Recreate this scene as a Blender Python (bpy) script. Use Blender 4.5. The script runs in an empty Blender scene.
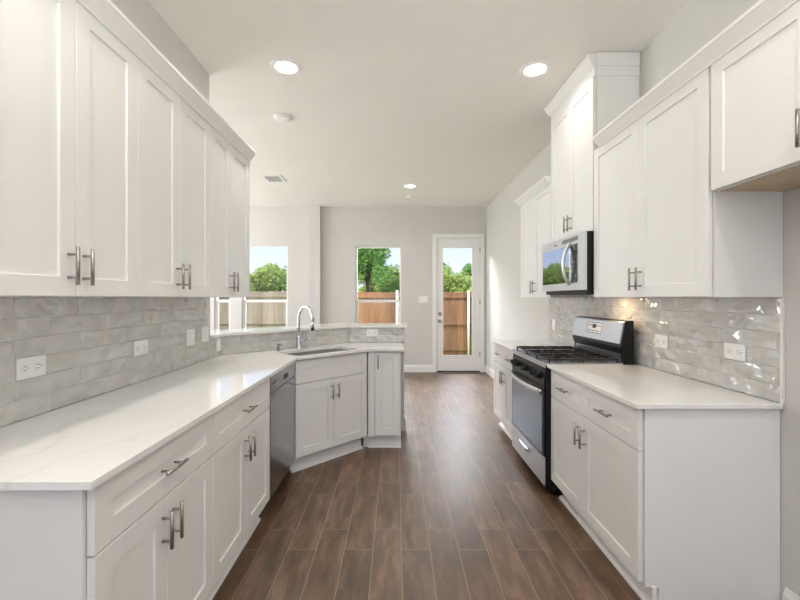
import bpy, bmesh, math, random
from mathutils import Vector, Matrix
random.seed(7)
PI = math.pi
SC = bpy.context.scene
COL = SC.collection

# ------------------------------------------------------------------ camera
H = 1.37
cam_d = bpy.data.cameras.new('camera'); cam = bpy.data.objects.new('camera', cam_d); COL.objects.link(cam)
cam.location = (0, 0, H); cam.rotation_euler = (PI/2, 0, 0)
cam_d.lens = 18.0; cam_d.sensor_width = 36.0
cam_d.shift_x = 0.005; cam_d.shift_y = -0.0025
cam_d.clip_start = 0.05; cam_d.clip_end = 300
SC.camera = cam

# ------------------------------------------------------------------ sky, sun, large lights, exposure
W = bpy.data.worlds.new('sky'); SC.world = W; W.use_nodes = True
nt = W.node_tree; nt.nodes.clear()
wo = nt.nodes.new('ShaderNodeOutputWorld'); bg = nt.nodes.new('ShaderNodeBackground')
tc = nt.nodes.new('ShaderNodeTexCoord'); sp = nt.nodes.new('ShaderNodeSeparateXYZ'); cr = nt.nodes.new('ShaderNodeValToRGB')
nt.links.new(tc.outputs['Generated'], sp.inputs[0]); nt.links.new(sp.outputs['Z'], cr.inputs[0])
e = cr.color_ramp.elements
e[0].position = 0.0; e[0].color = (0.80, 0.87, 1.0, 1); e[1].position = 0.40; e[1].color = (0.28, 0.45, 0.90, 1)
m_ = e.new(0.12); m_.color = (0.60, 0.72, 1.0, 1)
nt.links.new(cr.outputs[0], bg.inputs[0]); nt.links.new(bg.outputs[0], wo.inputs[0])
bg.inputs[1].default_value = 1.05

def lamp(name, kind, loc, rot, energy, color=(1, 1, 1), **kw):
    d = bpy.data.lights.new(name, kind); d.energy = energy; d.color = color
    for k, v in kw.items(): setattr(d, k, v)
    o = bpy.data.objects.new(name, d); o.location = loc; o.rotation_euler = rot; COL.objects.link(o)
    return o
lamp('sun', 'SUN', (0, -10, 30), (math.radians(38), 0, math.radians(-28)), 2.7, (1.0, 0.95, 0.86), angle=0.01)
# unseen fill lamp added at an invented opening behind the viewpoint
lamp('rear_fill', 'AREA', (0.1, -2.62, 1.6), (math.radians(135), 0, 0), 9, (1.0, 0.98, 0.945), shape='RECTANGLE', size=2.7, size_y=2.0)
# added fill lamp aimed straight up, for even light bounced off the ceiling
lamp('ceiling_bounce_fill', 'AREA', (0.1, -0.2, 1.85), (PI, 0, 0), 37, (1.0, 0.975, 0.94), shape='DISK', size=0.5)
lamp('living_side_fill', 'AREA', (-5.62, 5.2, 1.5), (math.radians(125), 0, -PI/2), 115, (1.0, 0.985, 0.96), shape='RECTANGLE', size=3.0, size_y=2.3)  # added fill at an invented opening in the unseen living room wall
lamp('living_front_fill', 'AREA', (-3.5, 2.80, 1.5), (math.radians(140), 0, 0), 24, (1.0, 0.985, 0.96), shape='RECTANGLE', size=2.6, size_y=2.2)  # second added living room fill, unseen, at another invented opening
# lamp added above the yard to boost light through back windows and door
lamp('yard_fill', 'AREA', (-0.6, 9.6, 4.2), (math.radians(-52), 0, 0), 1400, (1.0, 0.99, 0.975), shape='RECTANGLE', size=6.0, size_y=2.2)
CAN_W = 4.5
vs = SC.view_settings
vs.view_transform = 'Standard'; vs.look = 'None'; vs.gamma = 1.0; vs.use_curve_mapping = False
vs.exposure = 0.54

# ------------------------------------------------------------------ materials
def srgb(r, g, b):
    f = lambda c: (c/12.92 if c <= 0.04045 else ((c+0.055)/1.055)**2.4)
    return (f(r/255), f(g/255), f(b/255), 1)

class NB:
    """small node builder"""
    def __init__(s, name):
        s.m = bpy.data.materials.new(name); s.m.use_nodes = True
        s.t = s.m.node_tree; s.b = s.t.nodes['Principled BSDF']
    def n(s, kind, **kw):
        x = s.t.nodes.new('ShaderNode'+kind)
        for k, v in kw.items(): setattr(x, k, v)
        return x
    def l(s, a, b): s.t.links.new(a, b)
    def put(s, v, inp):
        if isinstance(v, (int, float)): inp.default_value = v
        else: s.l(v, inp)
    def math(s, op, a, b=0.0, c=0.0):
        x = s.n('Math', operation=op); s.put(a, x.inputs[0]); s.put(b, x.inputs[1])
        if len(x.inputs) > 2: s.put(c, x.inputs[2])
        return x.outputs[0]
    def comb(s, a, b, c):
        x = s.n('CombineXYZ'); s.put(a, x.inputs[0]); s.put(b, x.inputs[1]); s.put(c, x.inputs[2]); return x.outputs[0]
    def noise(s, vec, scale, detail=2.0, rough=0.5):
        x = s.n('TexNoise'); x.inputs['Scale'].default_value = scale; x.inputs['Detail'].default_value = detail
        x.inputs['Roughness'].default_value = rough
        if vec is not None: s.l(vec, x.inputs['Vector'])
        return x.outputs['Fac']
    def ramp(s, fac, stops):
        x = s.n('ValToRGB'); el = x.color_ramp.elements
        el[0].position, el[0].color = stops[0]; el[1].position, el[1].color = stops[-1]
        for p, c in stops[1:-1]:
            q = el.new(p); q.color = c
        s.l(fac, x.inputs[0]); return x.outputs[0]
    def mix(s, fac, a, b, mode='MIX'):
        x = s.n('Mix', data_type='RGBA', blend_type=mode)
        s.put(fac, x.inputs[0])
        for v, i in ((a, 6), (b, 7)):
            if isinstance(v, tuple): x.inputs[i].default_value = v
            else: s.l(v, x.inputs[i])
        return x.outputs[2]
    def bump(s, h, strength, dist):
        x = s.n('Bump'); x.inputs['Strength'].default_value = strength; x.inputs['Distance'].default_value = dist
        s.l(h, x.inputs['Height']); s.l(x.outputs[0], s.b.inputs['Normal'])
    def obj(s): return s.n('TexCoord').outputs['Object']

def plain(name, col, rough=0.5, metal=0.0, var=0.03, scale=6.0, spec=0.5, bump=0.0, bscale=200.0):
    k = NB(name); o = k.obj()
    f = k.noise(o, scale, 3)
    lo = tuple(max(0, c*(1-var)) for c in col[:3])+(1,); hi = tuple(min(1, c*(1+var)) for c in col[:3])+(1,)
    k.l(k.ramp(f, [(0.3, lo), (0.7, hi)]), k.b.inputs['Base Color'])
    k.b.inputs['Roughness'].default_value = rough; k.b.inputs['Metallic'].default_value = metal
    k.b.inputs['Specular IOR Level'].default_value = spec
    if bump: k.bump(k.noise(o, bscale, 2), bump, 0.002)
    return k.m

M = {}
M['wall'] = plain('wall_paint', srgb(209, 207, 202), 0.85, var=0.01, bump=0.08)
M['ceiling'] = plain('ceiling_paint', srgb(236, 234, 228), 0.9, var=0.01, bump=0.08)
M['trim'] = plain('trim_paint', srgb(236, 235, 232), 0.35, var=0.01)
M['cab'] = plain('cabinet_paint', srgb(236, 235, 232), 0.33, var=0.008)
M['tan'] = plain('unpainted_maple', srgb(200, 182, 156), 0.6, var=0.08)
M['nickel'] = plain('brushed_nickel', srgb(160, 156, 151), 0.33, 1.0, var=0.05, scale=30)
M['chrome'] = plain('chrome', srgb(205, 207, 210), 0.12, 1.0, var=0.02)
M['black'] = plain('black_enamel', srgb(12, 13, 15), 0.28, var=0.1, spec=0.35)
M['iron'] = plain('cast_iron', srgb(20, 21, 24), 0.45, var=0.15)
M['bglass'] = plain('black_glass', srgb(14, 16, 19), 0.04, var=0.05); M['bglass'].node_tree.nodes['Principled BSDF'].inputs['IOR'].default_value = 2.1
M['cooktop'] = plain('glossy_grey_enamel', srgb(190, 193, 198), 0.22, 0.9, var=0.03)
M['oglass'] = plain('reflective_oven_glass', srgb(112, 122, 134), 0.05, 1.0, var=0.02)
M['mglass'] = plain('mirrored_dark_glass', srgb(166, 168, 172), 0.03, 1.0, var=0.01)
M['rubber'] = plain('black_plastic', srgb(18, 18, 20), 0.5, var=0.1)
M['plate'] = plain('white_plastic', srgb(240, 239, 236), 0.35, var=0.01)
M['slot'] = plain('dark_slot', srgb(62, 62, 62), 0.6, var=0.05)
M['grille'] = plain('grille_grey', srgb(120, 119, 116), 0.6, var=0.05)
M['vinyl'] = plain('window_vinyl', srgb(232, 233, 233), 0.4, var=0.01)
M['grass'] = plain('lawn', srgb(120, 140, 62), 0.9, var=0.35, scale=3)
M['post'] = plain('galvanised_steel', srgb(208, 206, 200), 0.5, 0.2, var=0.05)
M['bark'] = plain('bark', srgb(96, 82, 66), 0.9, var=0.3, scale=9)

def steel(name, col, rough):
    k = NB(name); o = k.obj()
    mp = k.n('Mapping'); mp.inputs['Scale'].default_value = (3, 3, 320); k.l(o, mp.inputs[0])
    f = k.noise(mp.outputs[0], 1.0, 2)
    k.l(k.ramp(f, [(0.2, tuple(c*0.93 for c in col[:3])+(1,)), (0.8, col)]), k.b.inputs['Base Color'])
    k.b.inputs['Metallic'].default_value = 1.0; k.b.inputs['Roughness'].default_value = rough
    return k.m
M['steel'] = steel('stainless_steel', srgb(196, 198, 201), 0.26)
M['steel_dw'] = steel('polished_dark_stainless', srgb(160, 163, 170), 0.16)
M['steel_dark'] = steel('dark_stainless_steel', srgb(150, 151, 153), 0.30)
M['steel_soft'] = steel('satin_steel', srgb(226, 227, 228), 0.38)

def quartz():
    k = NB('white_quartz'); o = k.obj()
    n1 = k.noise(o, 2.2, 8, 0.62)
    wv = k.n('TexWave', wave_type='BANDS'); wv.inputs['Scale'].default_value = 1.1; wv.inputs['Distortion'].default_value = 14
    wv.inputs['Detail'].default_value = 5; wv.inputs['Detail Scale'].default_value = 1.6; k.l(o, wv.inputs['Vector'])
    vein = k.ramp(wv.outputs['Fac'], [(0.0, (1, 1, 1, 1)), (0.035, (0, 0, 0, 1))])
    fac = k.math('MULTIPLY', vein, k.math('MULTIPLY', n1, 0.22))
    base = k.ramp(n1, [(0.3, srgb(236, 235, 232)), (0.7, srgb(243, 242, 240))])
    k.l(k.mix(fac, base, srgb(186, 172, 152)), k.b.inputs['Base Color'])
    k.b.inputs['Roughness'].default_value = 0.10
    return k.m
M['quartz'] = quartz()

def floor_mat():
    k = NB('wood_look_plank_tile'); o = k.obj()
    s = k.n('SeparateXYZ'); k.l(o, s.inputs[0]); x, y = s.outputs[0], s.outputs[1]
    u = k.math('DIVIDE', k.math('SUBTRACT', x, 0.03), 0.155)
    col = k.math('FLOOR', u); fu = k.math('FRACT', u)
    par = k.math('FLOORED_MODULO', col, 2.0)
    v = k.math('DIVIDE', k.math('SUBTRACT', k.math('SUBTRACT', y, 0.35), k.math('MULTIPLY', par, 0.19)), 0.61)
    row = k.math('FLOOR', v); fv = k.math('FRACT', v)
    wn = k.n('TexWhiteNoise', noise_dimensions='3D'); k.l(k.comb(col, row, 3.0), wn.inputs['Vector']); r = wn.outputs['Value']
    du = k.math('MULTIPLY', k.math('MINIMUM', fu, k.math('SUBTRACT', 1.0, fu)), 0.155)
    dv = k.math('MULTIPLY', k.math('MINIMUM', fv, k.math('SUBTRACT', 1.0, fv)), 0.61)
    d = k.math('MINIMUM', du, dv)
    g = k.math('LESS_THAN', d, 0.0016)
    gv = k.comb(k.math('ADD', k.math('MULTIPLY', x, 10.0), k.math('MULTIPLY', r, 40.0)),
                k.math('ADD', k.math('MULTIPLY', y, 2.2), k.math('MULTIPLY', r, 17.0)), k.math('MULTIPLY', r, 30.0))
    grain = k.noise(gv, 1.6, 6, 0.62)
    blot = k.noise(k.comb(k.math('MULTIPLY', x, 3.0), k.math('MULTIPLY', y, 2.0), k.math('MULTIPLY', r, 9.0)), 2.0, 3)
    wood = k.ramp(grain, [(0.25, srgb(52, 36, 25)), (0.5, srgb(106, 81, 61)), (0.75, srgb(158, 130, 107))])
    wood = k.mix(k.math('MULTIPLY', blot, 0.5), wood, srgb(96, 66, 42))
    tint = k.ramp(r, [(0.0, (0.70, 0.69, 0.68, 1)), (1.0, (1.16, 1.15, 1.14, 1))])
    wood = k.mix(1.0, wood, tint, 'MULTIPLY')
    k.l(k.mix(g, wood, srgb(150, 136, 120)), k.b.inputs['Base Color'])
    k.l(k.math('ADD', 0.30, k.math('MULTIPLY', grain, 0.16)), k.b.inputs['Roughness'])
    hgt = k.math('ADD', k.math('MULTIPLY', k.math('MINIMUM', d, 0.004), 120.0), k.math('MULTIPLY', grain, 0.35))
    k.bump(hgt, 0.25, 0.003); k.b.inputs['IOR'].default_value = 1.8
    return k.m
M['floor'] = floor_mat()

def tile_mat():
    k = NB('glossy_grey_subway_tile'); o = k.obj()
    s = k.n('SeparateXYZ'); k.l(o, s.inputs[0]); x, z = s.outputs[0], s.outputs[2]
    v = k.math('DIVIDE', z, 0.0762); row = k.math('FLOOR', v); fv = k.math('FRACT', v)
    par = k.math('FLOORED_MODULO', row, 2.0)
    u = k.math('ADD', k.math('DIVIDE', x, 0.305), k.math('MULTIPLY', par, 0.5)); col = k.math('FLOOR', u); fu = k.math('FRACT', u)
    wn = k.n('TexWhiteNoise', noise_dimensions='3D'); k.l(k.comb(col, row, 1.0), wn.inputs['Vector']); r = wn.outputs['Value']
    du = k.math('MULTIPLY', k.math('MINIMUM', fu, k.math('SUBTRACT', 1.0, fu)), 0.305)
    dv = k.math('MULTIPLY', k.math('MINIMUM', fv, k.math('SUBTRACT', 1.0, fv)), 0.0762)
    d = k.math('MINIMUM', du, dv)
    g = k.math('LESS_THAN', d, 0.0016)
    pv = k.comb(k.math('ADD', x, k.math('MULTIPLY', r, 9.0)), k.math('MULTIPLY', r, 5.0), k.math('MULTIPLY', z, 1.3))
    cl = k.noise(pv, 7.0, 2, 0.5)
    tile = k.ramp(cl, [(0.3, srgb(194, 191, 185)), (0.7, srgb(212, 210, 205))])
    tile = k.mix(1.0, tile, k.ramp(r, [(0, (0.93, 0.93, 0.93, 1)), (1, (1.04, 1.04, 1.04, 1))]), 'MULTIPLY')
    k.l(k.mix(g, tile, srgb(232, 230, 226)), k.b.inputs['Base Color'])
    k.l(k.math('ADD', 0.07, k.math('MULTIPLY', g, 0.6)), k.b.inputs['Roughness'])
    wav = k.noise(pv, 13.0, 0.5, 0.4)
    tilt = k.math('MULTIPLY', k.math('SUBTRACT', wn.outputs['Value'], 0.5), k.math('MULTIPLY', fu, 0.8))
    hgt = k.math('ADD', k.math('ADD', k.math('MULTIPLY', wav, 2.2), tilt), k.math('MULTIPLY', k.math('MINIMUM', d, 0.004), 60.0))
    k.bump(hgt, 1.0, 0.011); k.b.inputs['IOR'].default_value = 1.95
    return k.m
M['tile'] = tile_mat()

def glass_mat():
    k = NB('window_glass'); k.t.nodes.remove(k.b)
    out = [n for n in k.t.nodes if n.type == 'OUTPUT_MATERIAL'][0]
    tr = k.n('BsdfTransparent'); gl = k.n('BsdfGlossy'); gl.inputs['Roughness'].default_value = 0.02
    fr = k.n('Fresnel'); fr.inputs['IOR'].default_value = 1.18
    tr.inputs[0].default_value = (0.97, 0.98, 0.98, 1)
    mx = k.n('MixShader'); k.l(fr.outputs[0], mx.inputs[0]); k.l(tr.outputs[0], mx.inputs[1]); k.l(gl.outputs[0], mx.inputs[2])
    k.l(mx.outputs[0], out.inputs[0]); return k.m
M['glass'] = glass_mat()

def emit_mat(name, col, s):
    k = NB(name); k.b.inputs['Base Color'].default_value = (0.9, 0.9, 0.9, 1)
    k.b.inputs['Emission Color'].default_value = col; k.b.inputs['Emission Strength'].default_value = s
    return k.m
M['lens'] = emit_mat('led_lens', (1.0, 0.97, 0.90, 1), 6.0)
M['hoodlens'] = emit_mat('cooktop_lamp_lens', (1.0, 0.75, 0.45, 1), 4.0)

def fence_mat(name, a, b, c):
    k = NB(name); o = k.obj()
    s = k.n('SeparateXYZ'); k.l(o, s.inputs[0])
    col = k.math('FLOOR', k.math('DIVIDE', s.outputs[0], 0.144))
    wn = k.n('TexWhiteNoise', noise_dimensions='1D'); k.l(col, wn.inputs['W'])
    gv = k.comb(k.math('MULTIPLY', s.outputs[0], 24.0), col, k.math('MULTIPLY', s.outputs[2], 1.6))
    f = k.math('ADD', k.math('MULTIPLY', k.noise(gv, 1.0, 5, 0.6), 0.7), k.math('MULTIPLY', wn.outputs['Value'], 0.3))
    k.l(k.ramp(f, [(0.25, a), (0.5, b), (0.8, c)]), k.b.inputs['Base Color'])
    k.b.inputs['Roughness'].default_value = 0.8
    return k.m
M['fence_brown'] = fence_mat('cedar_fence', srgb(66, 42, 27), srgb(100, 66, 42), srgb(124, 88, 60))
M['fence_pale'] = fence_mat('bright_exposure_fence', srgb(102, 89, 78), srgb(128, 113, 100), srgb(146, 132, 120))  # brighter exposure put into the wood colour of this paler fence

def leaf_mat(name, a, b):
    k = NB(name); o = k.obj()
    f = k.noise(o, 2.3, 4, 0.7)
    k.l(k.ramp(f, [(0.3, a), (0.7, b)]), k.b.inputs['Base Color'])
    k.b.inputs['Roughness'].default_value = 0.6
    k.b.inputs['Transmission Weight'].default_value = 0.0
    tl = k.n('BsdfTranslucent'); k.l(k.b.inputs['Base Color'].links[0].from_socket, tl.inputs[0])
    mx = k.n('MixShader'); mx.inputs[0].default_value = 0.35; k.l(k.b.outputs[0], mx.inputs[1]); k.l(tl.outputs[0], mx.inputs[2])
    k.l(mx.outputs[0], [q for q in k.t.nodes if q.type == 'OUTPUT_MATERIAL'][0].inputs[0])
    return k.m
M['leaf_mid'] = leaf_mat('leaves_mid_green', srgb(132, 162, 66), srgb(204, 216, 118))
M['leaf_light'] = leaf_mat('leaves_light_green', srgb(168, 186, 84), srgb(224, 228, 140))
M['leaf_dark'] = leaf_mat('leaves_deep_green', srgb(112, 160, 66), srgb(178, 210, 114))

# ------------------------------------------------------------------ mesh helpers
def new(): return bmesh.new()
def box(bm, x0, x1, y0, y1, z0, z1, mi=0, bev=0.0):
    vs_ = [bm.verts.new(p) for p in ((x0,y0,z0),(x1,y0,z0),(x1,y1,z0),(x0,y1,z0),(x0,y0,z1),(x1,y0,z1),(x1,y1,z1),(x0,y1,z1))]
    fs = []
    for q in ((0,3,2,1),(4,5,6,7),(0,1,5,4),(1,2,6,5),(2,3,7,6),(3,0,4,7)):
        f = bm.faces.new([vs_[i] for i in q]); f.material_index = mi; fs.append(f)
    if bev:
        es = list({e_ for f in fs for e_ in f.edges})
        r = bmesh.ops.bevel(bm, geom=es, offset=bev, segments=2, affect='EDGES', profile=0.5)
        for f in r['faces']: f.material_index = mi
    return fs
def cyl(bm, p0, p1, r, seg=16, mi=0, r2=None, caps=True):
    p0 = Vector(p0); p1 = Vector(p1); d = (p1-p0).normalized(); r2 = r if r2 is None else r2
    a = d.orthogonal().normalized(); b = d.cross(a)
    A, B = [], []
    for i in range(seg):
        t = 2*PI*i/seg; q = a*math.cos(t)+b*math.sin(t)
        A.append(bm.verts.new(p0+q*r)); B.append(bm.verts.new(p1+q*r2))
    for i in range(seg):
        j = (i+1) % seg; f = bm.faces.new((A[i], A[j], B[j], B[i])); f.material_index = mi; f.smooth = True
    if caps:
        f = bm.faces.new(A[::-1]); f.material_index = mi; f = bm.faces.new(B); f.material_index = mi
def tube(bm, pts, r, seg=12, mi=0):
    pts = [Vector(p) for p in pts]; n = len(pts); rings = []; prev = None
    rr = r if isinstance(r, (list, tuple)) else [r]*n
    for i, p in enumerate(pts):
        d = (pts[min(i+1, n-1)]-pts[max(i-1, 0)]).normalized()
        if prev is None: a = d.orthogonal().normalized()
        else: a = (prev-d*prev.dot(d)).normalized()
        prev = a; b = d.cross(a)
        rings.append([bm.verts.new(p+(a*math.cos(2*PI*k/seg)+b*math.sin(2*PI*k/seg))*rr[i]) for k in range(seg)])
    for i in range(n-1):
        for k in range(seg):
            j = (k+1) % seg; f = bm.faces.new((rings[i][k], rings[i][j], rings[i+1][j], rings[i+1][k])); f.smooth = True; f.material_index = mi
    f = bm.faces.new(rings[0][::-1]); f.material_index = mi; f = bm.faces.new(rings[-1]); f.material_index = mi
def lathe(bm, prof, c=(0, 0), seg=32, mi=0):
    rings = [[bm.verts.new((c[0]+r*math.cos(2*PI*k/seg), c[1]+r*math.sin(2*PI*k/seg), z)) for k in range(seg)] for r, z in prof]
    for i in range(len(rings)-1):
        for k in range(seg):
            j = (k+1) % seg; f = bm.faces.new((rings[i][k], rings[i][j], rings[i+1][j], rings[i+1][k])); f.smooth = True; f.material_index = mi
    f = bm.faces.new(rings[0][::-1]); f.material_index = mi; f = bm.faces.new(rings[-1]); f.material_index = mi
def prism(bm, poly, z0, z1, mi=0):
    a = [bm.verts.new((x, y, z0)) for x, y in poly]; b = [bm.verts.new((x, y, z1)) for x, y in poly]
    n = len(poly)
    for i in range(n):
        j = (i+1) % n; bm.faces.new((a[i], a[j], b[j], b[i])).material_index = mi
    bm.faces.new(a[::-1]).material_index = mi; bm.faces.new(b).material_index = mi
def prism_x(bm, prof, x0, x1, mi=0):
    """profile of (y, z) pushed along x"""
    a = [bm.verts.new((x0, y, z)) for y, z in prof]; b = [bm.verts.new((x1, y, z)) for y, z in prof]
    n = len(prof)
    for i in range(n):
        j = (i+1) % n; bm.faces.new((a[i], a[j], b[j], b[i])).material_index = mi
    bm.faces.new(a[::-1]).material_index = mi; bm.faces.new(b).material_index = mi
def sweep(bm, path, prof, mi=0):
    """profile of (outward offset, z) swept along a 2D path with mitred corners; outward is to the right of travel"""
    n = len(path); P = [Vector(p) for p in path]; rings = []
    for i in range(n):
        ns = []
        if i > 0: d = (P[i]-P[i-1]).normalized(); ns.append(Vector((d.y, -d.x)))
        if i < n-1: d = (P[i+1]-P[i]).normalized(); ns.append(Vector((d.y, -d.x)))
        m = ns[0] if len(ns) == 1 else (ns[0]+ns[1])/(1+ns[0].dot(ns[1]))
        rings.append([bm.verts.new((P[i].x+m.x*o, P[i].y+m.y*o, z)) for o, z in prof])
    q = len(prof)
    for i in range(n-1):
        for k in range(q):
            j = (k+1) % q; bm.faces.new((rings[i][k], rings[i+1][k], rings[i+1][j], rings[i][j])).material_index = mi
    bm.faces.new(rings[0]).material_index = mi; bm.faces.new(rings[-1][::-1]).material_index = mi

def obj(name, bm, mats, parent=None, loc=(0, 0, 0), rz=0.0, fix=True):
    if fix: bmesh.ops.recalc_face_normals(bm, faces=bm.faces)
    me = bpy.data.meshes.new(name); bm.to_mesh(me); bm.free()
    for m in (mats if isinstance(mats, (list, tuple)) else [mats]): me.materials.append(M[m])
    o = bpy.data.objects.new(name, me); COL.objects.link(o); o.location = loc; o.rotation_euler = (0, 0, rz)
    if parent: o.parent = parent
    return o
def tag(o, label, cat, group=None):
    o['label'] = label; o['category'] = cat
    if group: o['group'] = group
    return o
def thing(name, label, cat, loc=(0, 0, 0), rz=0.0, group=None):
    o = bpy.data.objects.new(name, None); COL.objects.link(o); o.empty_display_size = 0.1
    o.location = loc; o.rotation_euler = (0, 0, rz)
    return tag(o, label, cat, group)
def struct(name, bm, mats, parent=None, **kw):
    o = obj(name, bm, mats, parent, **kw)
    if parent is None: o['kind'] = 'structure'
    return o
def sempty(name, loc=(0, 0, 0), rz=0.0):
    o = bpy.data.objects.new(name, None); COL.objects.link(o); o.location = loc; o.rotation_euler = (0, 0, rz); o['kind'] = 'structure'
    return o

# ------------------------------------------------------------------ room shell
XL, XR, YB, ZC = -1.40, 1.669, 7.40, 3.05      # kitchen left wall, right wall, back wall, ceiling
XLL, YF, YLE = -5.5, -2.5, 3.0                # living room left wall, wall behind, end of the kitchen's left wall

bm = new(); box(bm, XLL-0.15, XR+0.15, YF-0.15, YB+0.15, -0.12, 0.0); struct('floor', bm, 'floor')
bm = new(); box(bm, XLL-0.15, XR+0.15, YF-0.15, YB+0.15, ZC, ZC+0.2); struct('ceiling', bm, 'ceiling')
bm = new(); box(bm, XR, XR+0.15, YF, YB+0.15, 0, ZC); struct('wall_right', bm, 'wall')
bm = new(); box(bm, XL-0.12, XL, YF, YLE, 0, ZC); struct('wall_left', bm, 'wall')

def holed_wall(bm, a0, a1, z1, holes, mk):
    """cells between holes; holes = (a0, a1, z0, z1) sorted along a"""
    cur = a0
    for h0, h1, hz0, hz1 in holes:
        mk(cur, h0, 0, z1)
        if hz0 > 0: mk(h0, h1, 0, hz0)
        mk(h0, h1, hz1, z1); cur = h1
    mk(cur, a1, 0, z1)
WINS = [(-3.37, -3.07, 0.66, 2.35), (-2.86, -2.005, 0.66, 2.35), (-0.755, 0.10, 0.66, 2.335)]
DOOR = (0.745, 1.565, 0.0, 2.485)
bm = new()
holed_wall(bm, XLL-0.15, XR, ZC, WINS+[DOOR], lambda a, b, c, d: box(bm, a, b, YB, YB+0.15, c, d))
struct('wall_back', bm, 'wall')
bm = new()
holed_wall(bm, YLE-0.02, YB, ZC, [(3.7, 6.7, 0.3, 2.7)], lambda a, b, c, d: box(bm, XLL-0.15, XLL, a, b, c, d))
holed_wall(bm, XLL, XL-0.12, ZC, [(-4.8, -2.2, 0.4, 2.6)], lambda a, b, c, d: box(bm, a, b, YLE-0.14, YLE-0.02, c, d))
struct('wall_living_room', bm, 'wall')
bm = new()
holed_wall(bm, XL-0.12, XR, ZC, [(-1.25, 1.45, 0.6, 2.85)], lambda a, b, c, d: box(bm, a, b, YF-0.15, YF, c, d))
struct('wall_front', bm, 'wall')
# pilaster on the back wall
bm = new(); box(bm, -1.60, -1.385, YB-0.11, YB-0.001, 0, ZC); struct('wall_pilaster', bm, 'wall')

# half wall carrying the breakfast bar
D0 = 4.60                     # tile face of the diagonal: y - x = D0
YP = 4.12                     # tile face of the straight run
b1 = (XL, XL+D0); b2 = (YP-D0, YP)
t_ = 0.12; k_ = math.tan(PI/8)
HW = [(XL, YLE+0.001), b1, b2, (0.085, YP), (0.085, YP+t_), (b2[0]-t_*k_, YP+t_), (XL-t_, b1[1]+t_*k_), (XL-t_, YLE+0.001)]
bm = new(); prism(bm, HW, 0, 1.068); struct('wall_peninsula', bm, 'wall')

# baseboards
def base_prof(h=0.135, t=0.016): return [(0.001, 0.0), (t, 0.0), (t, h-0.03), (t*0.55, h-0.012), (t*0.4, h), (0.001, h)]
bm = new(); sweep(bm, [(XR, YB-0.02), (XR, 4.36)][::-1] if False else [(XR, YB-0.02), (XR, 4.36)], base_prof()); struct('baseboard_right', bm, 'trim')
bm = new(); sweep(bm, [(XR, 1.71), (XR, YF+0.01)], base_prof()); struct('baseboard_near_right', bm, 'trim')
bm = new(); sweep(bm, [(-1.384, YB), (0.68, YB)], base_prof()); sweep(bm, [(1.63, YB), (XR-0.018, YB)], base_prof())
sweep(bm, [(XLL+0.02, YB), (-1.601, YB)], base_prof()); struct('baseboard_back', bm, 'trim')
bm = new(); sweep(bm, [(0.087, YP-0.0), (0.085, YP+t_), (b2[0]-t_*k_, YP+t_), (XL-t_, b1[1]+t_*k_)], base_prof()); struct('baseboard_peninsula', bm, 'trim')

# windows
for i, (a, b, c, d) in enumerate(WINS):
    w = sempty('window_%d' % (i+1), ((a+b)/2, YB, c))
    hw = (b-a)/2; hh = d-c; zr = 1.315-c          # meeting rail height
    bm = new(); f = 0.030
    y0, y1 = 0.05, 0.13
    box(bm, -hw+.001, -hw+f, y0, y1, .001, hh-.001); box(bm, hw-f, hw-.001, y0, y1, .001, hh-.001)
    box(bm, -hw+f, hw-f, y0, y1, hh-f, hh-.001); box(bm, -hw+f, hw-f, y0, y1, .001, f)
    obj('window_frame', bm, 'vinyl', w)
    bm = new(); s = 0.022
    box(bm, -hw+f, -hw+f+s, .07, .10, f, zr); box(bm, hw-f-s, hw-f, .07, .10, f, zr)
    box(bm, -hw+f, hw-f, .065, .11, zr-.025, zr+.022); box(bm, -hw+f+s, hw-f-s, .07, .10, f, f+.04)
    obj('window_sash', bm, 'vinyl', w)
    bm = new(); box(bm, -hw+f, hw-f, .086, .090, f+.03, hh-f); obj('window_glass', bm, 'glass', w)
    bm = new(); box(bm, -hw-.03, hw+.03, -.03, .05, -.022, .0); obj('window_sill', bm, 'trim', w)

# back door
dr = sempty('door_1', (0.0, YB, 0.0))
a, b, c, d = DOOR
bm = new(); cw = 0.068
box(bm, a-cw, a, -.018, -.001, 0, d+cw, bev=.004); box(bm, b, b+cw, -.018, -.001, 0, d+cw, bev=.004); box(bm, a, b, -.018, -.001, d, d+cw, bev=.004)
obj('door_casing', bm, 'trim', dr)
bm = new(); box(bm, a+.001, a+.014, .0, .14, 0, d-.001); box(bm, b-.014, b-.001, .0, .14, 0, d-.001); box(bm, a+.014, b-.014, .0, .14, d-.014, d-.001)
obj('door_jamb', bm, 'trim', dr)
gx0, gx1, gz0, gz1 = 0.868, 1.412, 0.305, 2.30
bm = new(); sx0, sx1, sz0, sz1 = a+.017, b-.017, .022, d-.017
for q in ((sx0, gx0, sz0, sz1), (gx1, sx1, sz0, sz1), (gx0, gx1, sz0, gz0), (gx0, gx1, gz1, sz1)): box(bm, q[0], q[1], .012, .056, q[2], q[3])
slab = obj('door_slab', bm, 'trim', dr)
bm = new(); g = 0.022
for q in ((gx0-g, gx0+.008, gz0-g, gz1+g), (gx1-.008, gx1+g, gz0-g, gz1+g), (gx0+.008, gx1-.008, gz0-g, gz0+.008), (gx0+.008, gx1-.008, gz1-.008, gz1+g)):
    box(bm, q[0], q[1], .002, .012, q[2], q[3], bev=.002)
obj('glazing_bead', bm, 'trim', slab)
bm = new(); box(bm, gx0, gx1, .030, .036, gz0, gz1); obj('door_glass', bm, 'glass', dr)
bm = new(); cyl(bm, (a+.065, .012, 1.08), (a+.065, -.012, 1.08), .030, 20); cyl(bm, (a+.065, -.012, 1.08), (a+.065, -.03, 1.08), .012, 14); obj('deadbolt', bm, 'nickel', dr)
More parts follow.
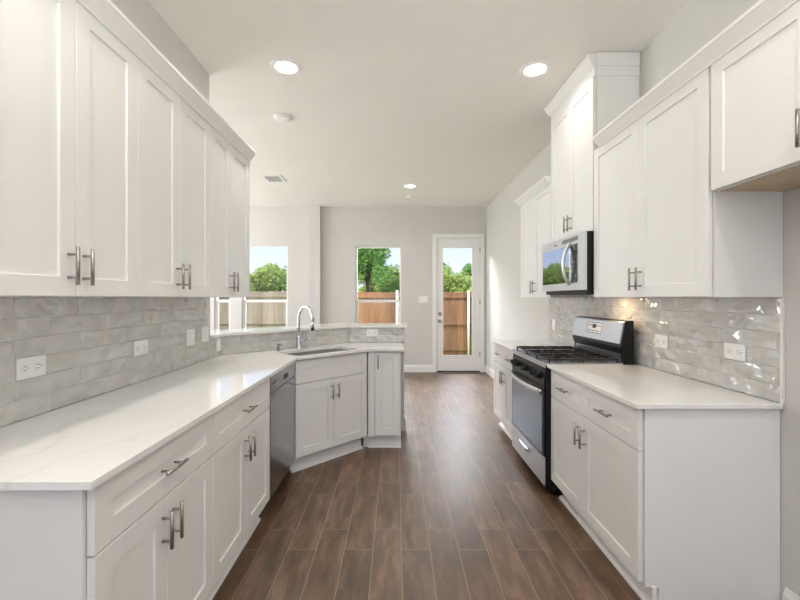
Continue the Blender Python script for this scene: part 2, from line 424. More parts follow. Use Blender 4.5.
bm = new(); cyl(bm, (a+.065, .012, .94), (a+.065, .0, .94), .032, 20); cyl(bm, (a+.065, .0, .94), (a+.065, -.03, .94), .012, 14)
cyl(bm, (a+.065, -.03, .94), (a+.065, -.048, .94), .022, 18, r2=.028); cyl(bm, (a+.065, -.048, .94), (a+.065, -.06, .94), .028, 18, r2=.014); obj('door_knob', bm, 'nickel', dr)
bm = new()
for z in (.28, 1.25, 2.22): cyl(bm, (b-.012, .004, z), (b-.012, .004, z+.09), .008, 10)
obj('hinges', bm, 'nickel', dr)
bm = new(); box(bm, a+.014, b-.014, .0, .14, .0, .02); obj('threshold', bm, 'slot', dr)

# ------------------------------------------------------------------ cabinets
def shaker(w, h, t=0.020, rail=0.060, rec=0.008):
    bm = new(); c = .0015
    def ring(x0, z0, x1, z1, y): return [bm.verts.new(p) for p in ((x0, y, z0), (x1, y, z0), (x1, y, z1), (x0, y, z1))]
    R = [ring(0, 0, w, h, 0), ring(0, 0, w, h, -t+c), ring(c, c, w-c, h-c, -t), ring(rail, rail, w-rail, h-rail, -t),
         ring(rail+.0015, rail+.0015, w-rail-.0015, h-rail-.0015, -t+rec)]
    for A, B in zip(R, R[1:]):
        for i in range(4):
            j = (i+1) % 4; bm.faces.new((A[i], A[j], B[j], B[i]))
    bm.faces.new(R[0][::-1]); bm.faces.new(R[-1])
    return bm
def pull(parent, x, z, vertical, L=0.125, t=0.020):
    """bar pull on two posts, centred at x, z of its door"""
    bm = new(); s = .038; y = -t-.032
    if vertical:
        cyl(bm, (x, y, z-L/2), (x, y, z+L/2), .0058, 12)
        for q in (-s, s): cyl(bm, (x, -t+.001, z+q), (x, y, z+q), .0045, 10)
    else:
        cyl(bm, (x-L/2, y, z), (x+L/2, y, z), .0058, 12)
        for q in (-s, s): cyl(bm, (x+q, -t+.001, z), (x+q, y, z), .0045, 10)
    return obj('handle', bm, 'nickel', parent)

def front(th, kind, x0, x1, z0, z1, handle=None, rail=0.062, gap=0.001):
    w = x1-x0-2*gap; h = z1-z0
    d = obj(kind, shaker(w, h, rail=min(rail, h*0.36)), 'cab', th, (x0+gap, 0, z0))
    if handle:
        side, vz = handle
        if side == 'mid': pull(d, w/2, h/2, False)
        else:
            x = 0.030 if side == 'L' else w-0.030
            pull(d, x, vz-z0, True)
    return d

def carcass(th, W_, D, z0, z1, tan=False, hollow=False):
    bm = new(); t = .018
    if hollow:
        box(bm, 0, t, .001, D, z0, z1); box(bm, W_-t, W_, .001, D, z0, z1); box(bm, t, W_-t, D-t, D, z0, z1); box(bm, t, W_-t, .001, D-t, z0, z0+t)
        box(bm, t, W_-t, .001, .02, z1-.05, z1)
    else:
        box(bm, 0.0005, W_-.0005, .003, D, z0, z1)
    o = obj('carcass', bm, 'cab', th)
    if tan:
        bm = new(); box(bm, .012, W_-.012, .015, D-.004, z0-.0025, z0-.0002); p = obj('bottom_panel', bm, 'tan', th); p['label'] = 'tan unpainted wood underside'
    return o
def toe(th, W_, D, a=0.0, b=0.0, shoe=True):
    bm = new(); box(bm, 0.0005, W_-.0005, .062, D, 0.0, .1148); obj('toe_kick', bm, 'cab', th)
    if shoe:
        bm = new(); prism_x(bm, [(.0615, .0005), (.036, .0005), (.037, .012), (.046, .020), (.0615, .024)], 0.0005-a, W_-.0005+b); obj('shoe_molding', bm, 'trim', th)

LEFT, RIGHT, DIAG = PI/2, -PI/2, PI/4
XFL = -0.798      # frame front of the left base units (door face at -0.778)
XFR = 1.078       # frame front of the right base units
ZD0, ZD1, ZR0, ZR1 = 0.132, 0.698, 0.703, 0.884

def base_cab(label, W_, D, loc, rz, doors, drawers, hx='pair', hollow=False, group='white base cabinets', a=0., b=0.):
    th = thing('base_cabinet', label, 'cabinet', loc, rz, group)
    carcass(th, W_, D, .115, .8938, hollow=hollow); toe(th, W_, D, a, b)
    return th

# left run: near unit and middle unit
for lab, y0, y1 in (('white base cabinet nearest the viewer under left counter, wide drawer over two doors', 1.020, 1.704),
                    ('white base cabinet between the nearest left cabinet and the dishwasher, drawer over two doors', 1.704, 2.466)):
    w = y1-y0
    th = base_cab(lab, w, .598, (XFL, y0, 0), LEFT, None, None)
    front(th, 'drawer', .012 if y0 < 1.1 else 0, w, ZR0, ZR1, ('mid', 0), rail=.066)
    front(th, 'door', .012 if y0 < 1.1 else 0, w/2, ZD0, ZD1, ('R', .598), rail=.066); front(th, 'door', w/2, w, ZD0, ZD1, ('L', .598), rail=.066)

# corner sink unit on the diagonal
SA = (-0.789, 3.099); SW = 0.728
th = base_cab('white corner base cabinet under the sink, angled, false drawer front over two doors', SW, .48, (SA[0], SA[1], 0), DIAG, None, None, hollow=True)
front(th, 'false_drawer_front', 0, SW, ZR0, ZR1); front(th, 'door', 0, SW/2, ZD0, ZD1, ('R', .600)); front(th, 'door', SW/2, SW, ZD0, ZD1, ('L', .600))
# narrow unit at the end of the peninsula
NX0, NX1, NY = -0.256, 0.045, 3.620
th = base_cab('narrow white one-door base cabinet at the end of the peninsula', NX1-NX0, .47, (NX0, NY, 0), 0.0, None, None)
front(th, 'door', .066, NX1-NX0-.006, ZD0, ZR1, ('L', .80))
bm = new(); box(bm, .006, .062, -.014, .0, ZD0-.012, .893); obj('filler_strip', bm, 'cab', th)
bm = new(); box(bm, -.045, -.001, .063, .10, 0, .1145); obj('toe_filler', bm, 'cab', th)

# right run
for lab, y0, y1, seam in (('long white base cabinet on the near right with blank end panel, two drawers over doors', 1.735, 2.736, 2.267),
                          ('white base cabinet beyond the gas range, two drawers over two doors', 3.494, 4.335, 3.92)):
    w = y1-y0; s = y1-seam
    th = base_cab(lab, w, .588, (XFR, y1, 0), RIGHT, None, None, b=.012 if y0 < 2 else 0)
    e_ = w-.012 if y0 < 2 else w-.004
    if y0 < 2:
        bm = new(); box(bm, w-.0004, w+.007, .030, .050, .0005, .118, bev=.001); obj('toe_end_cap', bm, 'trim', th)
    front(th, 'drawer', .004, s, ZR0, ZR1, ('mid', 0)); front(th, 'drawer', s, e_, ZR0, ZR1, ('mid', 0))
    front(th, 'door', .004, s, ZD0, ZD1, ('R', .590)); front(th, 'door', s, e_, ZD0, ZD1, ('L', .590))

# wall cabinets
XUL, XUR = -1.090, 1.370
ZU0, ZU1 = 1.374, 2.374
def wall_cab(label, W_, D, loc, rz, z0, z1, top, seam, hz, e0=0.0, e1=0.0, tan=False, rail=.062):
    th = thing('wall_cabinet', label, 'cabinet', loc, rz, 'white wall cabinets')
    carcass(th, W_, D, z0, top, tan=tan)
    front(th, 'door', e0, seam, z0+.002, z1, ('R', hz), rail=rail); front(th, 'door', seam, W_-e1, z0+.002, z1, ('L', hz), rail=rail)
    return th
for lab, y0, y1, s in (('white two-door wall cabinet nearest the viewer on the left wall', 1.016, 1.659, 1.3375),
                       ('middle white two-door wall cabinet on the left wall', 1.659, 2.3135, 1.983),
                       ('white two-door wall cabinet at the far end of the left wall', 2.3135, 2.925, 2.600)):
    wall_cab(lab, y1-y0, .309, (XUL, y0, 0), LEFT, ZU0, ZU1, 2.384, s-y0, 1.475)
wall_cab('white two-door wall cabinet on the right between the tall cabinet and the refrigerator space', 2.736-1.722, .297, (XUR, 2.736, 0), RIGHT, ZU0, ZU1, 2.384, 2.736-2.231, 1.475, e1=.010, e0=.004)
wall_cab('short high white wall cabinet over the empty refrigerator space, at right edge', 1.721-.80, .297, (XUR, 1.721, 0), RIGHT, 1.828, ZU1, 2.384, 1.721-1.283, 1.928, tan=True, e0=.004)
TALL = wall_cab('tall white wall cabinet over the microwave, reaching the ceiling', 3.490-2.738, .297, (XUR, 3.490, 0), RIGHT, 1.832, 2.885, 3.046, 3.490-3.11, 1.945, e0=.004, e1=.004)
wall_cab('white wall cabinet beyond the microwave, farthest on the right wall', 4.335-3.492, .297, (XUR, 4.335, 0), RIGHT, ZU0, ZU1, 2.384, 4.335-3.90, 1.475, e0=.004)

# flat frieze boards on the near side of the tall cabinet
fz = new(); box(fz, .752+.0005, .752+.006, .0, .295, 2.89, 2.955); box(fz, .752+.0005, .752+.012, .0, .295, 2.955, 3.046, bev=.002)
obj('frieze_board', fz, 'cab', TALL)
# crown mouldings
def crown_prof(z0, z1, p): return [(.0, 2.3845), (.0208, 2.3845), (.0208, z0), (.026, z0), (.030, z0+.010), (p-.008, z1-.022), (p-.004, z1-.016), (p, z1-.015), (p, z1), (.0, z1)]
cp = crown_prof(2.366, 2.436, .068)
def crown(label, path, prof=cp):
    bm = new(); sweep(bm, path, prof); return tag(obj('crown_molding', bm, 'trim'), label, 'molding', 'white crown mouldings on the wall cabinets')
crown('white crown molding along the tops of the left wall cabinets', [(XUL, .90), (XUL, 2.924)])
crown('white crown molding along the tops of the near right wall cabinets', [(XUR, 2.652), (XUR, .80)])
crown('white crown molding on top of the farthest right wall cabinet', [(XR-.003, 4.335), (XUR, 4.335), (XUR, 3.494)])
tp = [(.0005, 2.890), (.012, 2.890), (.012, 2.955), (.020, 2.962), (.026, 2.968), (.050, 3.020), (.056, 3.026), (.056, 3.046), (.0005, 3.046)]
crown('deep white crown molding at the ceiling on the tall cabinet over the microwave', [(XR-.003, 3.490), (XUR, 3.490), (XUR, 2.738)], tp)

# ------------------------------------------------------------------ worktops
def slab_mesh(outer, inner, z0, z1):
    bm = new()
    for loop in ([outer, inner] if inner else [outer]):
        vs_ = [bm.verts.new((x, y, z1)) for x, y in loop]
        for i in range(len(vs_)): bm.edges.new((vs_[i], vs_[(i+1) % len(vs_)]))
    bmesh.ops.triangle_fill(bm, use_beauty=True, use_dissolve=False, edges=bm.edges[:])
    r = bmesh.ops.extrude_face_region(bm, geom=bm.faces[:])
    for v in r['geom']:
        if isinstance(v, bmesh.types.BMVert): v.co.z = z0
    return bm
XCL, XCR = -0.755, 1.032
ZT = 0.914
gap = .0095
DS = 3.815                    # front edge of the slab on the diagonal: y - x
YS = 3.575
outer = [(XL+gap, .99), (XCL, .99), (XCL, XCL+DS), (YS-DS, YS), (.075, YS), (.075, YP-gap), (b2[0]+gap*k_, YP-gap), (XL+gap, b1[1]-gap*k_)]
q2 = math.sqrt(2)
def uv(u, v): return ((u-v)/q2, (u+v)/q2)
SU0, SU1, SV0, SV1 = 1.668, 2.300, 2.768, 3.075
def rrect(u0, u1, v0, v1, r, n=5):
    out = []
    for cu, cv, a0 in ((u1-r, v0+r, -90), (u1-r, v1-r, 0), (u0+r, v1-r, 90), (u0+r, v0+r, 180)):
        for i in range(n+1):
            t = math.radians(a0+90*i/n); out.append((cu+r*math.cos(t), cv+r*math.sin(t)))
    return out
hole = [uv(*p) for p in rrect(SU0, SU1, SV0, SV1, .05)]
tag(obj('countertop', slab_mesh(outer, hole, .894, ZT), 'quartz'), 'long white quartz countertop on the left base cabinets, turning at the sink', 'countertop', 'white quartz countertops')
bm = new(); box(bm, XCR, XR-gap, 1.714, 2.735, .894, ZT, bev=.002)
tag(obj('countertop', bm, 'quartz'), 'white quartz countertop on the near right cabinet in front of the range', 'countertop', 'white quartz countertops')
bm = new(); box(bm, XCR, XR-gap, 3.495, 4.35, .894, ZT, bev=.002)
tag(obj('countertop', bm, 'quartz'), 'short white quartz countertop beyond the gas range', 'countertop', 'white quartz countertops')
# raised breakfast bar ledge
o_ = .036; i_ = .33
bar = [(XL+o_, YLE+.002), (XL+o_, b1[1]-o_*k_), (b2[0]+o_*k_, YP-o_), (.115, YP-o_), (.115, YP+i_), (b2[0]-i_*k_, YP+i_), (XL-i_, b1[1]+i_*k_), (XL-i_, YLE+.002)]
tag(obj('bar_top', slab_mesh(bar, None, 1.0685, 1.090), 'quartz'), 'raised white quartz breakfast bar ledge along the peninsula half wall behind the sink', 'countertop')

# ------------------------------------------------------------------ tile backsplashes (local x along the wall, z up from the counter)
def tile_panel(x0, x1, z0, z1, parent=None, loc=(0, 0, 0), rz=0.0):
    bm = new(); box(bm, x0, x1, -.008, -.0005, z0, z1); return obj('tile_panel', bm, 'tile', parent, loc, rz)
ZTI = ZT+.0005
o = tile_panel(.0, YLE-.997-.002, 0, 1.3735-ZTI, None, (XL, .997, ZTI), LEFT); o.name = 'tile_backsplash'
tag(o, 'glossy grey subway tile backsplash on the left wall', 'backsplash', 'grey subway tile backsplashes')
th = thing('tile_backsplash', 'glossy grey subway tile backsplash on the right wall around the range', 'backsplash', (XR, 4.34, ZTI), RIGHT, 'grey subway tile backsplashes')
# joints of the upper row fall at y = 2.125, 1.836
tile_panel(.0, 4.34-1.728, 0, 1.3735-ZTI, th)
bm = new(); box(bm, 4.34-1.7275, 4.34-1.716, -.010, -.0005, -.0005, 1.3735-ZTI); t = obj('edge_trim', bm, 'trim', th); t['label'] = 'white edge trim'
th = thing('tile_backsplash', 'low glossy grey subway tile strip under the bar ledge behind the sink', 'backsplash', (XL, YLE, ZTI), 0, 'grey subway tile backsplashes')
HB = 1.0675-ZTI
tile_panel(.001, b1[1]-YLE-.008*k_, 0, HB, th, (0, 0, 0), LEFT)
LD = math.dist(b1, b2)
tile_panel(.008*k_, LD-.008*k_*-1, 0, HB, th, (0, b1[1]-YLE, 0), DIAG)
tile_panel(.0, .083-b2[0], 0, HB, th, (b2[0]-XL, YP-YLE, 0), 0)

# ------------------------------------------------------------------ sink, faucet
th = thing('sink', 'stainless steel undermount sink set into the angled corner of the counter', 'sink', (0, 0, .68))
bm = new()
loops = [(rrect(SU0-.012, SU1+.012, SV0-.012, SV1+.012, .06), .8935-.68), (rrect(SU0+.002, SU1-.002, SV0+.002, SV1-.002, .05), .8935-.68), (rrect(SU0+.006, SU1-.006, SV0+.006, SV1-.006, .05), .05), (rrect(SU0+.03, SU1-.03, SV0+.03, SV1-.03, .04), .022)]
prev = None
for lp, z in loops:
    ring = [bm.verts.new((*uv(*p), z)) for p in lp]
    if prev:
        for i in range(len(ring)):
            j = (i+1) % len(ring); f = bm.faces.new((prev[i], prev[j], ring[j], ring[i])); f.smooth = True
    prev = ring
bm.faces.new(prev)
basin = obj('basin', bm, 'steel_dark', th)
md = basin.modifiers.new('thickness', 'SOLIDIFY'); md.thickness = .0012; md.offset = -1
cx, cy = uv((SU0+SU1)/2, (SV0+SV1)/2+.04)
bm = new(); lathe(bm, [(.045, .0225), (.045, .026), (.03, .0265), (.02, .024)], (cx, cy), 24); obj('drain', bm, 'chrome', th)

fx, fy = -0.872, 3.590
th = thing('faucet', 'chrome gooseneck pull-down faucet standing behind the sink', 'faucet', (fx, fy, ZT), -PI/4)   # local x points over the sink
bm = new(); lathe(bm, [(.030, .0), (.030, .006), (.026, .012), (.024, .05), (.022, .115), (.017, .125)], seg=24); obj('base', bm, 'chrome', th)
R_ = .113; pts = [(0, 0, .12), (0, 0, .2), (0, 0, .268)]
for i in range(1, 15):
    t = PI-PI*i/14*1.04; pts.append((R_+R_*math.cos(t), 0, .268+R_*math.sin(t)))
bm = new(); tube(bm, pts, .0125, 14); obj('gooseneck', bm, 'chrome', th)
ex, _, ez = pts[-1]
bm = new(); cyl(bm, (ex, 0, ez), (ex-.004, 0, ez-.055), .0145, 16, r2=.0165); cyl(bm, (ex-.004, 0, ez-.055), (ex-.005, 0, ez-.075), .0165, 16, r2=.014, mi=1); obj('spray_head', bm, ['chrome', 'rubber'], th)
bm = new(); cyl(bm, (.0, .0, .065), (.035, .035, .072), .013, 14); tube(bm, [(.035, .035, .072), (.046, .046, .085), (.052, .052, .12), (.055, .055, .155)], [.011, .009, .006, .005], 12); obj('lever', bm, 'chrome', th)

th = thing('soap_dispenser', 'short chrome dispenser pump standing on the counter left of the faucet', 'dispenser', (-1.02, 3.470, ZT), -PI/4)
bm = new(); lathe(bm, [(.019, 0), (.019, .004), (.013, .008), (.012, .034), (.008, .036), (.007, .046)], seg=18); obj('body', bm, 'steel_dark', th)
bm = new(); cyl(bm, (0, 0, .046), (0, 0, .058), .012, 14); tube(bm, [(0, 0, .053), (.03, .008, .054), (.052, .014, .044)], [.007, .006, .005], 10); obj('nozzle', bm, 'nickel', th)

# ------------------------------------------------------------------ dishwasher
DW0, DW1 = 2.468, 3.074; w = DW1-DW0
th = thing('dishwasher', 'stainless steel dishwasher under the left counter beside the corner sink cabinet', 'dishwasher', (XFL, DW0, 0), LEFT)
bm = new(); box(bm, .004, w-.004, .002, .57, .115, .888); obj('tub', bm, 'rubber', th)
bm = new(); box(bm, .004, w-.004, -.022, .0015, .125, .772, bev=.003); obj('door', bm, 'steel_dw', th)
bm = new(); box(bm, .004, w-.004, -.022, .0015, .776, .888, bev=.003); cp_ = obj('control_panel', bm, 'steel_dw', th)
bm = new(); box(bm, w*.50, w*.66, -.0235, -.0222, .806, .838); obj('pocket_handle', bm, 'rubber', cp_)
bm = new()
for i in range(3): box(bm, w*.08+.03*i, w*.08+.03*i+.018, -.0232, -.0222, .825, .835)
obj('indicator', bm, 'slot', cp_)
bm = new(); box(bm, .004, w-.004, .055, .5, .002, .1148); obj('kick_plate', bm, 'rubber', th)

# ------------------------------------------------------------------ gas range
RG0, RG1 = 2.738, 3.492; w = RG1-RG0; XG = 1.012        # door face x
th = thing('gas_range', 'freestanding stainless and black gas range with backguard between the right counters', 'stove', (XG, RG1, 0), RIGHT)   # local x towards the viewer, y to the wall
dep = 1.630-XG
bm = new(); box(bm, .001, w-.001, .0145, dep-.003, .062, .905); obj('body', bm, 'black', th)
for x in (.06, w-.06):
    for y in (.09, dep-.08):
        bm = new(); cyl(bm, (x, y, .001), (x, y, .062), .018, 14); obj('foot', bm, 'rubber', th)
# storage drawer
bm = new(); box(bm, .004, w-.004, .0, .014, .085, .275, bev=.004); sd = obj('storage_drawer', bm, 'steel_soft', th)
bm = new(); box(bm, w/2-.10, w/2+.10, -.026, -.001, .206, .234, bev=.005); obj('handle', bm, 'chrome', sd)
# oven door
bm = new(); box(bm, .004, w-.004, .0, .014, .280, .760, bev=.004); od = obj('oven_door', bm, 'black', th)
bm = new(); box(bm, .030, w-.030, -.0022, -.0004, .295, .695); obj('oven_window', bm, 'oglass', od)
hp = []
for i in range(17):
    t = i/16; hp.append((.03+(w-.06)*t, -.026-.026*math.sin(PI*t), .726))
bm = new(); tube(bm, hp, .016, 12); cyl(bm, (.035, .0, .726), (.035, -.028, .726), .011, 12); cyl(bm, (w-.035, .0, .726), (w-.035, -.028, .726), .011, 12)
obj('handle', bm, 'steel_soft', od)
# knob panel
bm = new(); prism_x(bm, [(.0, .764), (.010, .885), (.0142, .889), (.0142, .764)], .004, w-.004); kp = obj('control_panel', bm, 'black', th)
bm = new(); box(bm, .002, w-.002, .008, .0142, .890, .905, bev=.002); obj('top_trim', bm, 'steel_soft', th)
for x in (.085, .175, .377, .579, .669):
    bm = new(); p = Vector((x, .0062, .826)); nrm = Vector((0, -1, .1)).normalized()
    cyl(bm, p, p+nrm*.008, .026, 20); cyl(bm, p+nrm*.008, p+nrm*.036, .021, 20, r2=.018); box(bm, x-.004, x+.004, -.037, -.026, .812, .846)
    obj('knob', bm, 'rubber', kp)
# cooktop
bm = new(); box(bm, .0, w, .004, dep-.073, .9052, .925, bev=.004); ct = obj('cooktop', bm, 'cooktop', th)
bx = [(.17, .16), (.17, .40), (w/2, .28), (w-.17, .16), (w-.17, .40)]
for x, y in bx:
    bm = new(); lathe(bm, [(.048, .9252), (.046, .930), (.034, .932), (.034, .938), (.028, .940)], (x, y), 24); obj('burner', bm, 'iron', ct)
gz0_, gz1_ = .942, .953
for g0, g1 in ((.012, .258), (.262, w-.262), (w-.258, w-.012)):
    bm = new(); y0, y1 = .035, dep-.10; t = .005
    for x in (g0+t, g1-t): box(bm, x-t, x+t, y0, y1, gz0_-.004, gz1_, bev=.002)
    for y in (y0+t, (y0+y1)/2, y1-t): box(bm, g0+2*t, g1-2*t, y-t, y+t, gz0_, gz1_-.001, bev=.002)
    cxm = (g0+g1)/2
    box(bm, cxm-t, cxm+t, y0+2*t, y1-2*t, gz0_, gz1_-.0005, bev=.002)
    for y in ((y0*3+y1)/4, (y0+y1*3)/4):
        for xa, xb in ((g0+2*t, g0+.075), (g1-.075, g1-2*t)): box(bm, xa, xb, y-t, y+t, gz0_, gz1_-.001, bev=.002)
    for x in (g0+t, g1-t):
        for y in (y0+.008, y1-.008, (y0+y1)/2): box(bm, x-t, x+t, y-t, y+t, .9252, gz0_-.003)
    obj('grate', bm, 'iron', ct)
# backguard
bm = new(); prism_x(bm, [(dep-.072, .906), (dep-.072, .985), (dep-.090, 1.03), (dep-.057, 1.205), (dep-.045, 1.213), (dep-.003, 1.213), (dep-.003, .906)], .0, w); bgd = obj('backguard', bm, 'black', th)
bm = new(); n_ = Vector((-.175, .033)).normalized()   # outward of the slanted face, in (y, z): (-, +)
def slant(y, z, o): return (y+n_.x*o, z+n_.y*o)
prism_x(bm, [slant(dep-.086, 1.052, .0005), slant(dep-.086, 1.052, .010), slant(dep-.0585, 1.198, .010), slant(dep-.055, 1.208, .0005)], .006, w-.012); fp = obj('face_panel', bm, 'steel_soft', bgd)
def on_face(bm, x0, x1, z0, z1, o0, o1, mi=0):
    f = lambda z: dep-.086+(z-1.052)/(1.198-1.052)*.0275
    prism_x(bm, [slant(f(z0), z0, o0), slant(f(z0), z0, o1), slant(f(z1), z1, o1), slant(f(z1), z1, o0)], x0, x1, mi)
bm = new(); on_face(bm, .25, .48, 1.095, 1.178, .0102, .0112); dp = obj('display', bm, 'plate', fp)
bm = new()
on_face(bm, .25, .255, 1.095, 1.178, .0113, .0118); on_face(bm, .475, .48, 1.095, 1.178, .0113, .0118); on_face(bm, .255, .475, 1.174, 1.178, .0113, .0118); on_face(bm, .255, .475, 1.095, 1.099, .0113, .0118)
on_face(bm, .335, .395, 1.135, 1.166, .0113, .0120)
for i in range(4):
    for z in (1.108, 1.150): on_face(bm, .268+.016*i, .276+.016*i, z, z+.010, .0113, .0120)
    on_face(bm, .408+.016*i, .416+.016*i, 1.150, 1.160, .0113, .0120); on_face(bm, .342+.03*i, .356+.03*i, 1.108, 1.118, .0113, .0120)
obj('buttons', bm, 'slot', dp)
bm = new(); box(bm, .03, w-.03, dep-.0755, dep-.0722, .930, .985)
for i in range(24): box(bm, .05+i*.0275, .066+i*.0275, dep-.077, dep-.0756, .965, .972)
obj('vent_strip', bm, 'steel_dark', bgd)

# ------------------------------------------------------------------ microwave
XM = 1.275; MZ0, MZ1 = 1.395, 1.8295
th = thing('microwave', 'stainless over-the-range microwave hung under the tall cabinet above the stove', 'microwave', (XM, RG1-.004, MZ0), RIGHT)
w = RG1-.004-2.742; hh = MZ1-MZ0; dep = XR-.004-.008-XM
bm = new(); box(bm, 0, w, .034, dep, .004, hh); body = obj('body', bm, 'black', th)
def bow(x): return 0.0
def bowed(bm, x0, x1, z0, z1, o0, o1, n=12, mi=0):
    a = []
    for i in range(n+1):
        x = x0+(x1-x0)*i/n
        a.append([bm.verts.new((x, bow(x)-o1, z0)), bm.verts.new((x, bow(x)-o1, z1)), bm.verts.new((x, o0 if o0 > .02 else bow(x)-o0, z1)), bm.verts.new((x, o0 if o0 > .02 else bow(x)-o0, z0))])
    for p, q in zip(a, a[1:]):
        for k in range(4):
            j = (k+1) % 4; f = bm.faces.new((p[k], p[j], q[j], q[k])); f.material_index = mi
    bm.faces.new(a[0]).material_index = mi; bm.faces.new(a[-1][::-1]).material_index = mi
bm = new(); bowed(bm, .0, w, .032, hh-.002, .034, .0); dr_ = obj('door', bm, 'steel_soft', th)
bm = new(); bowed(bm, .02, .565, .085, hh-.075, .0002, .002); obj('window', bm, 'mglass', dr_)
bm = new(); bowed(bm, .575, w-.065, .085, hh-.075, .0002, .002); cpn = obj('control_panel', bm, 'bglass', th)
bm = new()
for i in range(3):
    for j in range(5): 
        x = .602+i*.026; y = bow(x)-.0024; box(bm, x, x+.016, y-.0006, y, .11+j*.034, .125+j*.034)
obj('keypad', bm, 'slot', cpn)
bm = new(); x = .602; y = bow(x)-.0024; box(bm, x, x+.07, y-.0006, y, .285, .315); obj('clock_display', bm, 'rubber', cpn)
hp = [(.555, bow(.555)-.004-.045*math.sin(PI*i/14)**.7, .075+(hh-.135)*i/14) for i in range(15)]
bm = new(); tube(bm, hp, .0125, 12); obj('handle', bm, 'steel_soft', dr_)
bm = new()
for i in range(9): box(bm, .42+i*.03, .442+i*.03, bow(.42+i*.03)-.0012, bow(.42+i*.03)+.0, hh-.050, hh-.022)
obj('vent_grille', bm, 'grille', dr_)
bm = new(); box(bm, .27, .32, bow(.295)-.0012, bow(.295), hh-.048, hh-.036); obj('badge', bm, 'grille', dr_)
bm = new(); box(bm, .02, w-.02, .05, dep-.02, .0, .0038); ug = obj('underside_grille', bm, 'rubber', th)
bm = new(); box(bm, w-.20, w-.10, .22, .27, -.003, .0); obj('cooktop_lamp', bm, 'hoodlens', ug)
L = lamp('microwave_cooktop_light', 'AREA', (w-.15, .245, -.006), (0, 0, 0), 0.9, (1.0, .70, .42), shape='RECTANGLE', size=.1, size_y=.05); L.parent = th

# ------------------------------------------------------------------ outlets and switches
def plate(name, label, cat, loc, rz, w, h, kind, group='white wall plates'):
    th = thing(name, label, cat, loc, rz, group)
    bm = new(); box(bm, -w/2, w/2, -.007, -.0005, -h/2, h/2, bev=.002); obj('cover_plate', bm, 'plate', th)
    if kind == 'outlet':
        for s in (-1, 1):
            bm = new(); box(bm, s*.028-.017, s*.028+.017, -.0088, -.007, -.017, .017, bev=.0008); r = obj('receptacle', bm, 'plate', th)
            bm = new()
            for z in (-.007, .007): box(bm, s*.028-.008, s*.028+.002, -.0092, -.0088, z-.0014, z+.0014)
            cyl(bm, (s*.028+.010, -.0088, 0), (s*.028+.010, -.0092, 0), .0028, 10); obj('slots', bm, 'slot', r)
    elif kind == 'rocker':
        n = max(1, round(w/.07))
        for i in range(n):
            x = (i-(n-1)/2)*.046
            bm = new(); box(bm, x-.0165, x+.0165, -.0095, -.007, -.033, .033, bev=.001); obj('rocker', bm, 'plate', th)
    return th
TF = .0085
XPL, XPR = XL+TF, XR-TF
plate('outlet', 'white double outlet on the left backsplash nearest the viewer', 'outlet', (XPL, 1.522, 1.107), LEFT, .122, .080, 'outlet')
plate('outlet', 'white outlet on the left backsplash, second from the viewer', 'outlet', (XPL, 2.175, 1.10), LEFT, .122, .080, 'outlet')
plate('light_switch', 'white switch plate on the left backsplash near its far end, nearer of the pair', 'switch', (XPL, 2.70, 1.105), LEFT, .105, .112, 'rocker')
plate('light_switch', 'white switch plate on the left backsplash at the very end of the wall', 'switch', (XPL, 2.905, 1.108), LEFT, .105, .112, 'rocker')
plate('outlet', 'white outlet low under the left end of the bar ledge', 'outlet', (XPL, 3.125, 1.005), LEFT, .07, .100, 'blank')
plate('outlet', 'white outlet in the tile under the bar ledge near the peninsula end', 'outlet', (-.245, YP-TF, 1.012), 0, .120, .072, 'outlet')
plate('outlet', 'white outlet on the right backsplash nearest the viewer, by the tile edge', 'outlet', (XPR, 1.957, 1.108), RIGHT, .122, .080, 'outlet')
plate('outlet', 'white outlet on the right backsplash just in front of the range', 'outlet', (XPR, 2.495, 1.100), RIGHT, .118, .082, 'outlet')
plate('outlet', 'small white outlet plate on the right backsplash beyond the range', 'outlet', (XPR, 4.195, 1.090), RIGHT, .080, .115, 'rocker')
plate('light_switch', 'white three-gang light switch plate on the back wall beside the glass door', 'switch', (.505, YB, 1.345), 0, .165, .120, 'rocker')

# ------------------------------------------------------------------ ceiling fixtures
def can(label, x, y, power=CAN_W):
    th = thing('recessed_light', label, 'ceiling light', (x, y, ZC), 0, 'round recessed ceiling lights')
    bm = new(); seg = 36
    prof = [(.078, -.003), (.086, -.010), (.108, -.006), (.112, -.0005)]
    rings = [[bm.verts.new((r*math.cos(2*PI*k/seg), r*math.sin(2*PI*k/seg), z)) for k in range(seg)] for r, z in prof]
    for i in range(3):
        for k in range(seg):
            j = (k+1) % seg; f = bm.faces.new((rings[i][k], rings[i][j], rings[i+1][j], rings[i+1][k])); f.smooth = True
    obj('trim_ring', bm, 'plate', th)
    bm = new(); lathe(bm, [(.079, -.0005), (.079, -.003), (.05, -.0045), (.01, -.005)], seg=36); obj('lens', bm, 'lens', th)
    l_ = lamp('recessed_lamp', 'AREA', (0, 0, -.014), (0, 0, 0), power, (1.0, .96, .89), shape='DISK', size=.15, spread=math.radians(150)); l_.parent = th
    return th
can('round recessed ceiling light over the sink side, left of the two nearer ones', -.80, 2.909)
can('round recessed ceiling light in front of the tall cabinet, right of the two nearer ones', 1.022, 2.94, 1.8)
can('small-looking recessed ceiling light farthest back near the window wall', .21, 6.0)
def hidden_can(x, y): can('round recessed ceiling light outside the picture', x, y)
for x, y in ((-.80, .75), (1.022, .75), (.1, -1.3), (-3.4, 5.4)): hidden_can(x, y)

